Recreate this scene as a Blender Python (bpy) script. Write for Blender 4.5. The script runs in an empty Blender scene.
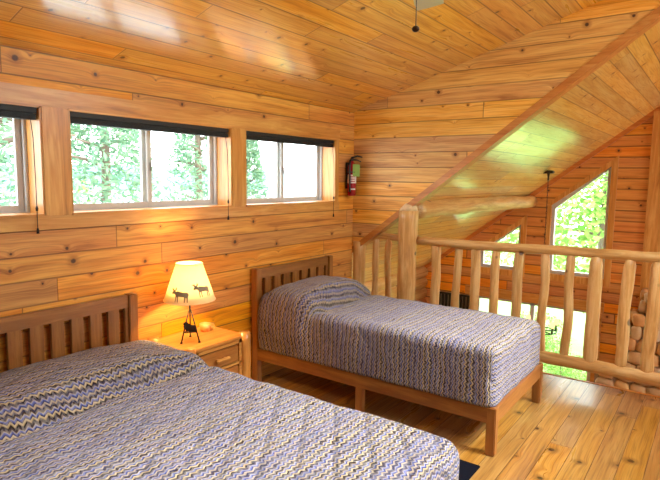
import bpy, bmesh, math, random
from mathutils import Vector, Matrix, noise
random.seed(7)
SC = bpy.context.scene
COL = SC.collection
PI = math.pi

# ------------------------------------------------------------------ nodes
class NT:
    def __init__(s, name):
        s.m = bpy.data.materials.new(name); s.m.use_nodes = True
        s.t = s.m.node_tree; s.t.nodes.clear()
        s.out = s.t.nodes.new('ShaderNodeOutputMaterial')
    def n(s, typ, **kw):
        nd = s.t.nodes.new('ShaderNode' + typ)
        for k, v in kw.items(): setattr(nd, k, v)
        return nd
    def put(s, sock, v):
        if v is None: return
        if isinstance(v, (int, float)): sock.default_value = v
        elif isinstance(v, (tuple, list)):
            sock.default_value = (*v, 1.0) if (len(v) == 3 and len(sock.default_value) == 4) else v
        else: s.t.links.new(v, sock)
    def math(s, op, a, b=None, c=None, clamp=False):
        nd = s.n('Math', operation=op, use_clamp=clamp)
        s.put(nd.inputs[0], a); s.put(nd.inputs[1], b); s.put(nd.inputs[2], c)
        return nd.outputs[0]
    def comb(s, x, y, z=0.0):
        nd = s.n('CombineXYZ'); s.put(nd.inputs[0], x); s.put(nd.inputs[1], y); s.put(nd.inputs[2], z)
        return nd.outputs[0]
    def sep(s, v):
        nd = s.n('SeparateXYZ'); s.put(nd.inputs[0], v); return nd.outputs
    def step(s, v, lo, hi, a=0.0, b=1.0):
        nd = s.n('MapRange', interpolation_type='SMOOTHSTEP')
        for i, q in enumerate((v, lo, hi, a, b)): s.put(nd.inputs[i], q)
        return nd.outputs[0]
    def mix(s, f, a, b, blend='MIX'):
        nd = s.n('Mix', data_type='RGBA', blend_type=blend)
        s.put(nd.inputs[0], f); s.put(nd.inputs[6], a); s.put(nd.inputs[7], b)
        return nd.outputs[2]
    def noise(s, vec, scale, detail=3, rough=.55, dist=0.0):
        nd = s.n('TexNoise'); s.put(nd.inputs['Vector'], vec)
        s.put(nd.inputs['Scale'], scale); s.put(nd.inputs['Detail'], detail)
        s.put(nd.inputs['Roughness'], rough); s.put(nd.inputs['Distortion'], dist)
        return nd.outputs[0]
    def white(s, vec):
        nd = s.n('TexWhiteNoise', noise_dimensions='3D'); s.put(nd.inputs['Vector'], vec); return nd.outputs
    def bsdf(s, col, rough=.5, normal=None, metal=0.0, spec=.5, coat=0.0, coat_r=.2, **kw):
        b = s.n('BsdfPrincipled')
        s.put(b.inputs['Base Color'], col); s.put(b.inputs['Roughness'], rough)
        s.put(b.inputs['Metallic'], metal); s.put(b.inputs['Specular IOR Level'], spec)
        s.put(b.inputs['Coat Weight'], coat); s.put(b.inputs['Coat Roughness'], coat_r)
        if normal is not None: s.put(b.inputs['Normal'], normal)
        for k, v in kw.items(): s.put(b.inputs[k], v)
        s.t.links.new(b.outputs[0], s.out.inputs[0]); return b
    def bump(s, h, strength=.3, dist=.01):
        nd = s.n('Bump'); s.put(nd.inputs['Strength'], strength); s.put(nd.inputs['Distance'], dist)
        s.put(nd.inputs['Height'], h); return nd.outputs[0]
    def pos(s): return s.n('TexCoord').outputs['Object']

def srgb(r, g, b):
    f = lambda c: (c/255/12.92) if c/255 <= .04045 else ((c/255+.055)/1.055)**2.4
    return (f(r), f(g), f(b))

def plank(name, u, v, width, off, base, dark, light, rough=.35, length=2.6, knots=1.0, seed=0.0, coat=.3, groove=.045, gdark=.75, knot_scale=3.7, grain=.75):
    """boards running along axis u, stacked along axis v (0,1,2)"""
    N = NT(name); xyz = N.sep(N.pos())
    U = xyz[u]; V = xyz[v]
    vv = N.math('ADD', N.math('DIVIDE', N.math('SUBTRACT', V, off), width), 100.0)
    pid = N.math('FLOOR', vv); fr = N.math('FRACT', vv)
    r1 = N.white(N.comb(pid, seed, 3.3))[0]
    uu = N.math('ADD', N.math('DIVIDE', U, length), N.math('MULTIPLY', r1, 9.0))
    jid = N.math('FLOOR', uu); ju = N.math('FRACT', uu)
    wn = N.white(N.comb(pid, jid, seed + 1.7)); rnd = wn[0]
    # knots: one cell grid in metric coordinates
    kv = N.comb(N.math('ADD', U, N.math('MULTIPLY', rnd, 5.0)), N.math('ADD', V, N.math('MULTIPLY', pid, .37)), seed)
    vo = N.n('TexVoronoi', voronoi_dimensions='2D'); N.put(vo.inputs['Vector'], kv); N.put(vo.inputs['Scale'], knot_scale)
    kd = vo.outputs['Distance']; kr = N.sep(vo.outputs['Color'])[0]
    wob = N.noise(kv, 28, 2)
    kd2 = N.math('ADD', kd, N.math('MULTIPLY', N.math('SUBTRACT', wob, .5), .035))
    rad = N.math('MULTIPLY', N.math('POWER', kr, 1.3), .074*knots)
    kn = N.math('SUBTRACT', 1.0, N.step(kd2, N.math('MULTIPLY', rad, .55), N.math('ADD', rad, .006)))
    kn = N.math('MULTIPLY', kn, N.math('GREATER_THAN', kr, .22))
    halo = N.math('MULTIPLY', N.math('SUBTRACT', 1.0, N.step(kd2, rad, N.math('ADD', N.math('MULTIPLY', rad, 2.6), .02))), .45)
    warp = N.math('MULTIPLY', N.math('POWER', 2.718, N.math('MULTIPLY', kd, -11.0)), .55)
    # grain
    gv = N.comb(N.math('ADD', N.math('MULTIPLY', U, 1.1), N.math('MULTIPLY', rnd, 17.0)),
                N.math('ADD', N.math('MULTIPLY', V, 17.0), N.math('MULTIPLY', warp, 1.6)), N.math('MULTIPLY', rnd, 31.0))
    g1 = N.noise(gv, 1.0, 4, .6, .6)
    gv2 = N.comb(N.math('MULTIPLY', U, 3.0), N.math('ADD', N.math('MULTIPLY', V, 110.0), N.math('MULTIPLY', warp, 6.0)), rnd)
    g2 = N.noise(gv2, 1.0, 2, .5, .3)
    streak = N.step(g1, .57, .78)
    c = N.mix(N.math('MULTIPLY', N.step(g1, .3, .62), 1.0), light, base)
    c = N.mix(N.math('MULTIPLY', streak, grain), c, dark)
    c = N.mix(N.math('MULTIPLY', N.step(g2, .45, .7), .4), c, dark)
    hsv = N.n('HueSaturation')
    N.put(hsv.inputs['Hue'], N.math('ADD', .494, N.math('MULTIPLY', N.sep(wn[1])[1], .012)))
    N.put(hsv.inputs['Saturation'], N.math('ADD', .93, N.math('MULTIPLY', N.sep(wn[1])[0], .14)))
    N.put(hsv.inputs['Value'], N.math('ADD', .80, N.math('MULTIPLY', rnd, .34))); N.put(hsv.inputs['Color'], c)
    c = hsv.outputs[0]
    c = N.mix(halo, c, dark)
    c = N.mix(N.math('MULTIPLY', kn, .9), c, srgb(62, 30, 12))
    ge = N.math('MINIMUM', fr, N.math('SUBTRACT', 1.0, fr))
    gg = N.math('SUBTRACT', 1.0, N.step(ge, groove*.35, groove))
    je = N.math('MULTIPLY', N.math('MINIMUM', ju, N.math('SUBTRACT', 1.0, ju)), length/width)
    jj = N.math('SUBTRACT', 1.0, N.step(je, groove*.2, groove*.8))
    gr = N.math('MAXIMUM', gg, jj)
    c = N.mix(N.math('MULTIPLY', gr, N.math('MULTIPLY_ADD', r1, .5*gdark, .55*gdark)), c, srgb(84, 44, 16))
    h = N.math('SUBTRACT', N.math('MULTIPLY', g1, .08), gr)
    nb = N.bump(h, .5, .004)
    N.bsdf(c, N.math('ADD', rough, N.math('MULTIPLY', g1, .15)), nb, coat=coat, coat_r=.16, **{'Coat IOR': 1.5 if coat < .9 else 2.1})
    return N.m

def wood(name, axis, base, dark, light, rough=.4, scale=1.0, knots=1.0, coat=.2, bump=.15, streak=.55):
    N = NT(name); P = N.pos(); xyz = N.sep(P)
    info = N.n('ObjectInfo'); rnd = info.outputs['Random']
    sc = [26.0*scale]*3; sc[axis] = 2.2*scale
    vo = N.n('TexVoronoi'); N.put(vo.inputs['Vector'], P); N.put(vo.inputs['Scale'], 4.2*scale)
    kd = vo.outputs['Distance']; kr = N.sep(vo.outputs['Color'])[0]
    rad = N.math('MULTIPLY', N.math('POWER', kr, 2.5), .13*knots)
    kn = N.math('SUBTRACT', 1.0, N.step(kd, N.math('MULTIPLY', rad, .6), N.math('ADD', rad, .02)))
    kn = N.math('MULTIPLY', kn, N.math('GREATER_THAN', kr, .4))
    v = N.comb(*[N.math('MULTIPLY_ADD', xyz[i], sc[i], N.math('MULTIPLY', rnd, 40.0*(i+1))) for i in range(3)])
    g1 = N.noise(v, 1.0, 4, .6, .7)
    v2 = N.comb(*[N.math('MULTIPLY', xyz[i], sc[i]*4) for i in range(3)])
    g2 = N.noise(v2, 1.0, 2)
    c = N.mix(N.step(g1, .3, .6), light, base)
    c = N.mix(N.math('MULTIPLY', N.step(g1, .55, .75), streak), c, dark)
    c = N.mix(N.math('MULTIPLY', N.step(g2, .5, .8), .3), c, dark)
    hsv = N.n('HueSaturation'); N.put(hsv.inputs['Value'], N.math('MULTIPLY_ADD', rnd, .2, .9)); N.put(hsv.inputs['Color'], c)
    c = N.mix(N.math('MULTIPLY', kn, .85), hsv.outputs[0], srgb(75, 38, 16))
    N.bsdf(c, rough, N.bump(N.math('ADD', g1, N.math('MULTIPLY', g2, .4)), bump, .01), coat=coat)
    return N.m

def plain(name, col, rough=.5, metal=0.0, spec=.5, coat=0.0, var=.15, nscale=30, **kw):
    N = NT(name); n = N.noise(N.pos(), nscale, 3)
    c = N.mix(N.math('MULTIPLY', N.step(n, .3, .7), var), col, tuple(x*.55 for x in col))
    N.bsdf(c, N.math('MULTIPLY_ADD', n, .1, rough-.05), metal=metal, spec=spec, coat=coat, **kw)
    return N.m

def fabric(name, quilt=1.0, PER=.037):
    """wavy woven-look stripes in cream, periwinkle, tan and dark brown, UV in metres"""
    N = NT(name); uv = N.n('UVMap').outputs[0]; s = N.sep(uv); U, V = s[0], s[1]
    w1 = N.noise(N.comb(U, V), 5.0, 2)
    Vw = N.math('ADD', V, N.math('MULTIPLY', N.math('SUBTRACT', w1, .5), .05))
    tri = N.math('PINGPONG', N.math('ADD', U, N.math('MULTIPLY', N.noise(N.comb(U, V), 14.0, 1), .035)), .016)
    z = N.math('ADD', Vw, N.math('MULTIPLY', tri, .68))
    k = N.math('DIVIDE', z, PER)
    row = N.math('FLOOR', k); f = N.math('FRACT', k)
    rw = N.sep(N.white(N.comb(row, 2.0, 1.0))[1])
    ramp = N.n('ValToRGB'); e = ramp.color_ramp; e.interpolation = 'LINEAR'
    stops = [(0, srgb(30, 23, 24)), (.15, srgb(36, 27, 26)), (.21, srgb(172, 146, 100)), (.37, srgb(204, 184, 142)),
             (.44, srgb(62, 48, 44)), (.51, srgb(46, 56, 116)), (.65, srgb(104, 118, 178)), (.75, srgb(182, 172, 152)), (.84, srgb(90, 68, 50)), (1, srgb(30, 23, 24))]
    while len(e.elements) < len(stops): e.elements.new(.5)
    for el, (p, cc) in zip(e.elements, stops): el.position = p; el.color = (*cc, 1)
    N.put(ramp.inputs[0], f)
    c = ramp.outputs[0]
    # per-stitch breaks
    cell = N.white(N.comb(N.math('FLOOR', N.math('MULTIPLY', U, 110.0)), N.math('FLOOR', N.math('MULTIPLY', k, 5.0)), 4.0))
    c = N.mix(N.math('MULTIPLY', cell[0], .32), c, N.mix(N.step(cell[0], .4, .6), srgb(44, 36, 42), srgb(206, 196, 180)))
    c = N.mix(N.math('MULTIPLY', N.step(rw[0], .4, .8), .25), c, srgb(84, 92, 146))
    big = N.noise(N.comb(U, V), 2.3, 2)
    c = N.mix(N.math('MULTIPLY', N.step(big, .4, .7), .12), c, srgb(92, 72, 52))
    # quilted diamonds (stitched)
    d1 = N.math('PINGPONG', N.math('ADD', N.math('MULTIPLY', U, .7), N.math('MULTIPLY', V, 1.0)), .085)
    d2 = N.math('PINGPONG', N.math('SUBTRACT', N.math('MULTIPLY', U, .7), N.math('MULTIPLY', V, 1.0)), .085)
    dm = N.math('MINIMUM', d1, d2)
    puff = N.step(dm, 0.0, .035)
    seam = N.step(dm, .002, .006)
    h = N.math('ADD', N.math('MULTIPLY', puff, 2.0*quilt), N.math('MULTIPLY', N.math('PINGPONG', f, .5), .35))
    h = N.math('ADD', h, N.math('MULTIPLY', cell[0], .15))
    c = N.mix(N.math('MULTIPLY', N.math('SUBTRACT', 1.0, seam), .32*quilt), c, srgb(58, 52, 70))
    N.bsdf(c, .9, N.bump(h, .6, .012), spec=.15, **{'Sheen Weight': .15})
    return N.m

# palette
W_B, W_D, W_L = srgb(220, 140, 42), srgb(142, 68, 14), srgb(240, 172, 68)
M = {}
M['wallA'] = plank('boards_wall_left', 0, 2, .1395, 1.387, W_B, W_D, W_L, seed=1, rough=.45, coat=.04)
M['wallB'] = plank('boards_wall_gable', 1, 2, .1415, 1.391, srgb(222, 158, 72), W_D, srgb(240, 190, 102), seed=5, length=3.5, rough=.45, coat=.04)
M['ceil'] = plank('boards_ceiling', 0, 1, .145, 2.596, srgb(226, 164, 70), srgb(160, 88, 26), srgb(242, 192, 102), seed=9, rough=.22, coat=1.0, length=3.0)
M['roof'] = plank('boards_roof', 0, 1, .1185, 1.202, srgb(238, 188, 98), srgb(178, 112, 44), srgb(250, 216, 134), seed=13, rough=.25, coat=.95, length=3.2, knots=.8)
M['floor'] = plank('boards_floor', 0, 1, .1365, .939, srgb(172, 119, 56), srgb(84, 44, 16), srgb(196, 147, 80), seed=17, rough=.22, coat=.6, length=3.0, knots=1.25, groove=.03, knot_scale=3.0)
M['wallC'] = plank('boards_far_wall', 1, 2, .15, .1, srgb(226, 142, 50), srgb(156, 82, 24), srgb(240, 166, 72), seed=21, rough=.5, coat=.1, length=4, groove=.09, gdark=.85)
M['wallS'] = plank('logs_side_wall', 0, 2, .19, .1, srgb(206, 128, 48), srgb(140, 70, 22), srgb(222, 152, 68), seed=23, rough=.5, coat=.1, length=6, groove=.1)
for ax, nm in ((0, 'x'), (1, 'y'), (2, 'z')):
    M['trim'+nm] = wood('trim_pine_'+nm, ax, srgb(206, 138, 60), srgb(140, 76, 26), srgb(226, 170, 90), scale=.8)
    M['log'+nm] = wood('peeled_log_'+nm, ax, srgb(204, 150, 80), srgb(138, 82, 36), srgb(226, 182, 116), rough=.45, scale=.9, bump=.4, coat=.15)
    M['bed'+nm] = wood('bed_oak_'+nm, ax, srgb(146, 90, 38), srgb(96, 54, 22), srgb(168, 110, 50), rough=.38, scale=1.1, knots=.35, coat=.3, streak=.35)
    M['ns'+nm] = wood('nightstand_pine_'+nm, ax, srgb(206, 132, 54), srgb(146, 80, 28), srgb(222, 158, 76), rough=.35, scale=1.0, knots=.6, coat=.3)
M['carc'] = plain('cabinet_gap_shade', srgb(92, 52, 22), .7)  # dark brown stands in for shade in the drawer gaps
M['logend'] = plain('log_end_grain', srgb(232, 196, 144), .6, var=.4, nscale=40)
M['fabric'] = fabric('comforter_weave', .9)
M['fabric2'] = fabric('comforter_weave_flat', .22)
M['vinyl'] = plain('window_vinyl', srgb(196, 194, 188), .45, var=.05)
M['blind'] = plain('blind_black', srgb(30, 27, 30), .6, var=.3)
M['cord'] = plain('cord_dark', srgb(52, 34, 24), .7)
M['iron'] = plain('wrought_iron', srgb(44, 38, 36), .5, metal=.4)
M['red'] = plain('extinguisher_red', srgb(160, 22, 28), .25, coat=.6, var=.05)
M['white'] = plain('label_white', srgb(225, 215, 200), .5, var=.1)
M['green'] = plain('tag_green', srgb(128, 160, 48), .5, var=.2)
M['black'] = plain('black_plastic', srgb(18, 17, 18), .4)
M['steel'] = plain('dull_steel', srgb(150, 145, 138), .35, metal=.9)
M['rug'] = plain('rug_navy', srgb(15, 15, 24), .95, spec=.1, var=.5, nscale=120)
M['fan'] = plain('fan_blade_glare', srgb(196, 208, 190), .3, coat=.6, var=.15, nscale=6)  # glare on the blades is put into this pale colour
M['brass'] = plain('dark_bronze', srgb(60, 40, 28), .35, metal=.8)
M['candle'] = plain('amber_cup', srgb(236, 160, 82), .35, coat=.3, var=.2)
M['mortar'] = plain('stone_mortar', srgb(160, 136, 104), .9, var=.4)
M['grass'] = plain('lawn', srgb(142, 184, 108), .95, spec=.1, var=.6, nscale=2.5)
M['deck'] = plain('deck_boards', srgb(170, 165, 155), .8, var=.4, nscale=8)
M['hill'] = plain('forest_hill_haze', srgb(118, 152, 150), .95, spec=.05, var=.5, nscale=.35)  # distance haze is mixed into the hill colour
M['water'] = plain('lake_water_glare', srgb(214, 222, 228), .3, var=.1, nscale=.5)  # white glare off the water is painted as base colour
M['bark'] = plain('tree_bark', srgb(120, 104, 92), .9, var=.6, nscale=12)

def stone_mat():
    N = NT('river_stone'); info = N.n('ObjectInfo')
    g = N.n('NewGeometry').outputs['Random Per Island']
    r = N.n('ValToRGB'); e = r.color_ramp
    cs = [(0, srgb(226, 158, 84)), (.3, srgb(206, 172, 124)), (.55, srgb(234, 180, 108)), (.8, srgb(190, 158, 118)), (1, srgb(224, 194, 156))]
    while len(e.elements) < 5: e.elements.new(.5)
    for el, (p, c) in zip(e.elements, cs): el.position = p; el.color = (*c, 1)
    N.put(r.inputs[0], g)
    n = N.noise(N.pos(), 18, 4)
    c = N.mix(N.math('MULTIPLY', n, .45), r.outputs[0], srgb(110, 84, 60))
    N.bsdf(c, .75, N.bump(n, .3, .01)); return N.m
M['stone'] = stone_mat()

def leaf_mat(name, c1, c2):
    N = NT(name); g = N.n('NewGeometry').outputs['Random Per Island']
    c = N.mix(g, c1, c2)
    d = N.n('BsdfDiffuse'); N.put(d.inputs[0], c)
    t = N.n('BsdfTranslucent'); N.put(t.inputs[0], c)
    mx = N.n('MixShader'); N.put(mx.inputs[0], .45)
    N.t.links.new(d.outputs[0], mx.inputs[1]); N.t.links.new(t.outputs[0], mx.inputs[2])
    N.t.links.new(mx.outputs[0], N.out.inputs[0]); return N.m
M['needle'] = leaf_mat('needles_pale', srgb(96, 136, 112), srgb(150, 178, 144))
M['leaf'] = leaf_mat('leaves_green', srgb(92, 142, 62), srgb(172, 194, 112))
M['leafy'] = leaf_mat('leaves_yellowgreen', srgb(120, 156, 84), srgb(190, 196, 132))

def glass_mat():
    N = NT('window_glass')
    t = N.n('BsdfTransparent'); N.put(t.inputs[0], (.96, .98, .98))
    g = N.n('BsdfGlossy'); N.put(g.inputs['Roughness'], .02)
    lw = N.n('LayerWeight'); fac = N.math('MULTIPLY_ADD', N.math('POWER', lw.outputs['Facing'], 4.0), .35, .03)
    mx = N.n('MixShader'); N.t.links.new(fac, mx.inputs[0])
    N.t.links.new(t.outputs[0], mx.inputs[1]); N.t.links.new(g.outputs[0], mx.inputs[2])
    N.t.links.new(mx.outputs[0], N.out.inputs[0]); return N.m
M['glass'] = glass_mat()

def shade_mat():
    N = NT('lamp_shade_parchment'); n = N.noise(N.pos(), 25, 4)
    c = N.mix(N.math('MULTIPLY', n, .35), srgb(250, 236, 198), srgb(238, 214, 160))
    d = N.n('BsdfDiffuse'); N.put(d.inputs[0], c)
    t = N.n('BsdfTranslucent'); N.put(t.inputs[0], c)
    mx = N.n('MixShader'); N.put(mx.inputs[0], .5)
    N.t.links.new(d.outputs[0], mx.inputs[1]); N.t.links.new(t.outputs[0], mx.inputs[2])
    N.t.links.new(mx.outputs[0], N.out.inputs[0]); return N.m
M['shade'] = shade_mat()
def emit_mat(name, col, s):
    N = NT(name); e = N.n('Emission'); N.put(e.inputs[0], col); N.put(e.inputs[1], s)
    N.t.links.new(e.outputs[0], N.out.inputs[0]); return N.m
M['bulb'] = emit_mat('lit_bulb', (1, .82, .5), 8)
M['glow'] = emit_mat('lit_glass', (1, .6, .25), 1.3)

# ------------------------------------------------------------------ geometry helpers
ORG = {}
def thing(name, label, cat, loc=(0, 0, 0), group=None):
    o = bpy.data.objects.new(name, None); COL.objects.link(o)
    o.location = loc; o.empty_display_size = .1
    o['label'] = label; o['category'] = cat
    if group: o['group'] = group
    ORG[o.name] = Vector(loc); return o
def obj(name, bm, mat, parent=None, smooth=False, label=None, uv=None):
    me = bpy.data.meshes.new(name)
    org = None
    if parent is not None:
        org = ORG[parent.name]
        bmesh.ops.translate(bm, verts=bm.verts, vec=-org)
    bmesh.ops.recalc_face_normals(bm, faces=bm.faces)
    bm.to_mesh(me); bm.free()
    o = bpy.data.objects.new(name, me); COL.objects.link(o)
    for m in (mat if isinstance(mat, (list, tuple)) else [mat]): me.materials.append(m)
    if smooth:
        me.polygons.foreach_set('use_smooth', [True]*len(me.polygons))
    if parent is not None: o.parent = parent; ORG[o.name] = org
    if label: o['label'] = label
    return o
def solo(name, bm, mat, label, cat, group=None, smooth=False, origin=None):
    if origin is not None: bmesh.ops.translate(bm, verts=bm.verts, vec=-Vector(origin))
    o = obj(name, bm, mat, None, smooth); o['label'] = label; o['category'] = cat
    if origin is not None: o.location = origin
    if group: o['group'] = group
    return o
def struct(name, bm, mat, parent=None, smooth=False):
    o = obj(name, bm, mat, parent, smooth)
    if parent is None: o['kind'] = 'structure'; ORG[o.name] = Vector((0, 0, 0))
    return o
def add_box(bm, x0, x1, y0, y1, z0, z1, bev=0.0, mi=0):
    t = bmesh.new(); bmesh.ops.create_cube(t, size=1)
    for v in t.verts: v.co = Vector(((x0+x1)/2+v.co.x*(x1-x0), (y0+y1)/2+v.co.y*(y1-y0), (z0+z1)/2+v.co.z*(z1-z0)))
    if bev: bmesh.ops.bevel(t, geom=list(t.edges), offset=bev, segments=2, affect='EDGES', clamp_overlap=True)
    for f in t.faces: f.material_index = mi
    me = bpy.data.meshes.new('t'); t.to_mesh(me); t.free(); bm.from_mesh(me); bpy.data.meshes.remove(me)
    return bm
def box(*a, **k): return add_box(bmesh.new(), *a, **k)
def frame_axes(d):
    d = d.normalized(); a = Vector((0, 0, 1)) if abs(d.z) < .9 else Vector((1, 0, 0))
    u = d.cross(a).normalized(); return u, d.cross(u).normalized()
def add_tube(bm, pts, radii, seg=12, cap=True, wob=0.0, seed=0):
    pts = [Vector(p) for p in pts]
    if not isinstance(radii, (list, tuple)): radii = [radii]*len(pts)
    rings = []
    u0 = None
    for i, p in enumerate(pts):
        d = pts[min(i+1, len(pts)-1)] - pts[max(i-1, 0)]
        u, w = frame_axes(d)
        if u0 is not None:
            u = (u0 - d.normalized()*u0.dot(d.normalized())).normalized(); w = d.normalized().cross(u)
        u0 = u
        ring = []
        for k in range(seg):
            a = 2*PI*k/seg
            r = radii[i]
            if wob: r *= 1+wob*noise.noise(Vector((math.cos(a)*1.3+seed, math.sin(a)*1.3, i*.45+seed*3)))
            ring.append(bm.verts.new(p + u*math.cos(a)*r + w*math.sin(a)*r))
        rings.append(ring)
    for a, b in zip(rings, rings[1:]):
        for k in range(seg): bm.faces.new((a[k], a[(k+1) % seg], b[(k+1) % seg], b[k]))
    if cap:
        bm.faces.new(rings[0][::-1]); bm.faces.new(rings[-1])
    return bm
def tube(*a, **k): return add_tube(bmesh.new(), *a, **k)
def add_prism(bm, poly, axis, a, b):
    """poly 2-D in the two other axes, extruded along axis from a to b"""
    def P(p, q):
        v = [0, 0, 0]; o = [i for i in range(3) if i != axis]; v[axis] = q; v[o[0]] = p[0]; v[o[1]] = p[1]; return Vector(v)
    A = [bm.verts.new(P(p, a)) for p in poly]; B = [bm.verts.new(P(p, b)) for p in poly]
    bm.faces.new(A[::-1]); bm.faces.new(B); n = len(poly)
    for i in range(n): bm.faces.new((A[i], A[(i+1) % n], B[(i+1) % n], B[i]))
    return bm
def prism(*a): return add_prism(bmesh.new(), *a)
def log_bm(p0, p1, r, seed, bend=.012, seg=14, n=14, tip0=1.0, tip1=1.0, wob=.16):
    p0, p1 = Vector(p0), Vector(p1); d = p1-p0; u, w = frame_axes(d); pts = []; rad = []
    for i in range(n+1):
        t = i/n
        pts.append(p0+d*t+u*bend*noise.noise(Vector((seed*7.1, t*2.2, 0)))*2+w*bend*noise.noise(Vector((seed*3.7, 5+t*2.2, 1)))*2)
        q = 1+.10*noise.noise(Vector((seed, t*3.5, 9)))
        if t < .07: q *= tip0+(1-tip0)*(t/.07)
        if t > .93: q *= tip1+(1-tip1)*((1-t)/.07)
        rad.append(r*q)
    return add_tube(bmesh.new(), pts, rad, seg, True, wob, seed)

# key dimensions
WY = 3.10            # window wall plane
BX = 4.71            # gable wall plane / loft edge
FX = 8.70            # far gable wall
ceil_z = lambda y: 2.37+.315*(WY-y)
roof_z = lambda y: 1.0+.75*(WY-y)
RY, RZ = -.05, 3.362  # ridge

# ------------------------------------------------------------------ room shell
def quadslab(x0, x1, ya, za, yb, zb, th):
    return prism([(ya, za), (yb, zb), (yb, zb+th), (ya, za+th)], 0, x0, x1)
struct('floor', box(-1.6, 4.93, -3.0, WY, -.25, 0), M['floor'])
struct('trim_1', box(4.93, 4.965, -3.0, WY, -.27, .004, bev=.006), M['trimy'])
# window wall with three openings
WIN = [(.25, 1.548), (1.707, 2.984), (3.135, 4.365)]
WZ0, WZ1 = 1.47, 2.075
bm = bmesh.new()
add_box(bm, -1.6, BX, WY, WY+.20, 0, WZ0); add_box(bm, -1.6, BX, WY, WY+.20, WZ1, 2.37)
xs = [-1.6]+[v for w in WIN for v in w]+[BX]
for i in range(0, len(xs), 2): add_box(bm, xs[i], xs[i+1], WY, WY+.20, WZ0, WZ1)
struct('wall_left', bm, M['wallA'])
struct('wall_side_lightblock', box(BX-.02, BX+.10, WY+.2, 4.5, -2.6, 1.2), M['wallS'])  # hidden wall, added to block light past the end of the window wall
struct('wall_below_lightblock', box(4.80, 4.9, -3.0, 4.5, -2.6, -.25), M['wallS'])  # unseen wall added under the loft to keep light out
# trims around the windows
TT = .018
struct('trim_2', box(-1.6, 4.44, WY-TT, WY, WZ1, WZ1+.10, bev=.003), M['trimx'])
struct('trim_3', box(-1.6, 4.44, WY-TT, WY, WZ0-.078, WZ0, bev=.003), M['trimx'])
for i, (a, b) in enumerate([(1.548, 1.707), (2.984, 3.135), (4.365, 4.42)]):
    struct('trim_%d' % (4+i), box(a, b, WY-TT-.004, WY, WZ0, WZ1, bev=.004), M['trimz'])
# ceilings
struct('ceiling', quadslab(-1.6, BX, WY+.2, ceil_z(WY+.2), RY, RZ, .12), M['ceil'])
struct('ceiling_great_room', quadslab(BX+.112, FX+.2, 4.55, roof_z(4.55), RY, RZ, .12), M['roof'])
sz = lambda y: RZ-.75*(RY-y)
bm = bmesh.new()
for xa, xb, ya, yb in ((-1.6, FX+.2, RY, -.35), (-1.6, .9, -.35, -1.5), (4.5, FX+.2, -.35, -1.5), (-1.6, FX+.2, -1.5, -3.1)):
    add_prism(bm, [(ya, sz(ya)), (yb, sz(yb)), (yb, sz(yb)+.12), (ya, sz(ya)+.12)], 0, xa, xb)
struct('ceiling_south', bm, M['roof'])
struct('window_7', prism([(-.35, sz(-.35)+.06), (-1.5, sz(-1.5)+.06), (-1.5, sz(-1.5)+.065), (-.35, sz(-.35)+.065)], 0, .9, 4.5), M['glass'])  # unseen skylight, added to throw daylight on the feet of the beds
# gable cheek wall over the loft edge
struct('wall_right', prism([(WY, roof_z(WY)), (WY, 2.37), (RY, RZ), (RY, RZ-.01)], 0, BX, BX+.11), M['wallB'])
tb = bmesh.new()
add_prism(tb, [(WY-.01, roof_z(WY)+.0), (RY, RZ-.0), (RY, RZ-.075), (WY-.01, roof_z(WY)-.068)], 0, BX-.018, BX+.11)
def diag_mat():
    return wood('trim_diag', 1, srgb(192, 118, 48), srgb(140, 74, 26), srgb(208, 142, 68), scale=.8)
struct('trim_7', tb, diag_mat())
# far gable wall of the great room (y-z polygons with window holes cut as strips)
bm = bmesh.new(); X0, X1 = FX, FX+.18
G1 = (1.33, 2.115, .29)      # right upper trapezoid: y0,y1,z0
topw = lambda y, k: roof_z(y)-k
def gz(y): return 1.312+.742*(2.153-y)   # glass top line of trapezoid one
def gz2(y): return 1.03-.742*(y-2.543)
G2 = (2.55, 3.20)
def strip(y0, y1, zb0, zb1, zt0, zt1):
    add_prism(bm, [(y0, zb0), (y1, zb1), (y1, zt1), (y0, zt0)], 0, X0, X1)
strip(-3.0, -.05, -2.6, -2.6, 1.2, roof_z(-.05)-.0)
strip(-.05, G1[0], -2.6, -2.6, roof_z(-.05), roof_z(G1[0]))
strip(G1[0], G1[1], gz(G1[0]), gz(G1[1]), roof_z(G1[0]), roof_z(G1[1]))
strip(G1[1], G2[0], -.20, -.20, roof_z(G1[1]), roof_z(G2[0]))
strip(G2[0], G2[1], gz2(G2[0]), gz2(G2[1]), roof_z(G2[0]), roof_z(G2[1]))
LZ = -.20
strip(G1[0], 1.42, -2.6, -2.6, G1[2], G1[2]); strip(1.42, G1[1], LZ, LZ, G1[2], G1[2])
strip(G2[0], G2[1], LZ, LZ, .28, .28)
strip(G2[1], 3.25, LZ, LZ, roof_z(G2[1]), roof_z(3.25))
strip(3.25, 4.55, -2.6, -2.6, roof_z(3.25), roof_z(4.55))
struct('wall_far', bm, M['wallC'])
struct('wall_great_room', box(BX+.1, FX, 4.2, 4.4, -2.6, .25), M['wallS'])
# half-log courses of the great-room side wall
bm = bmesh.new()
for i in range(15):
    add_tube(bm, [(BX+.12, 4.22, -2.5+i*.185), (FX-.01, 4.22, -2.5+i*.185)], .105, 14)
struct('trim_8', bm, M['logx'], smooth=True)
struct('floor_great_room', box(4.9, FX, -3.0, 4.2, -2.75, -2.6), M['floor'])

struct('wall_back', box(-1.75, -1.6, -3.0, 3.3, 0, 3.6), M['wallB'])
bm = bmesh.new(); add_box(bm, -1.6, BX, -3.15, -3.0, 0, .9); add_box(bm, -1.6, BX, -3.15, -3.0, .9, 2.2); add_box(bm, BX, FX, -3.15, -3.0, -2.6, -.3); add_box(bm, BX, 5.6, -3.15, -3.0, -.3, 2.2)
struct('wall_south', bm, M['wallA'])  # unseen wall, its great-room gap shaped to let daylight in
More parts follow.
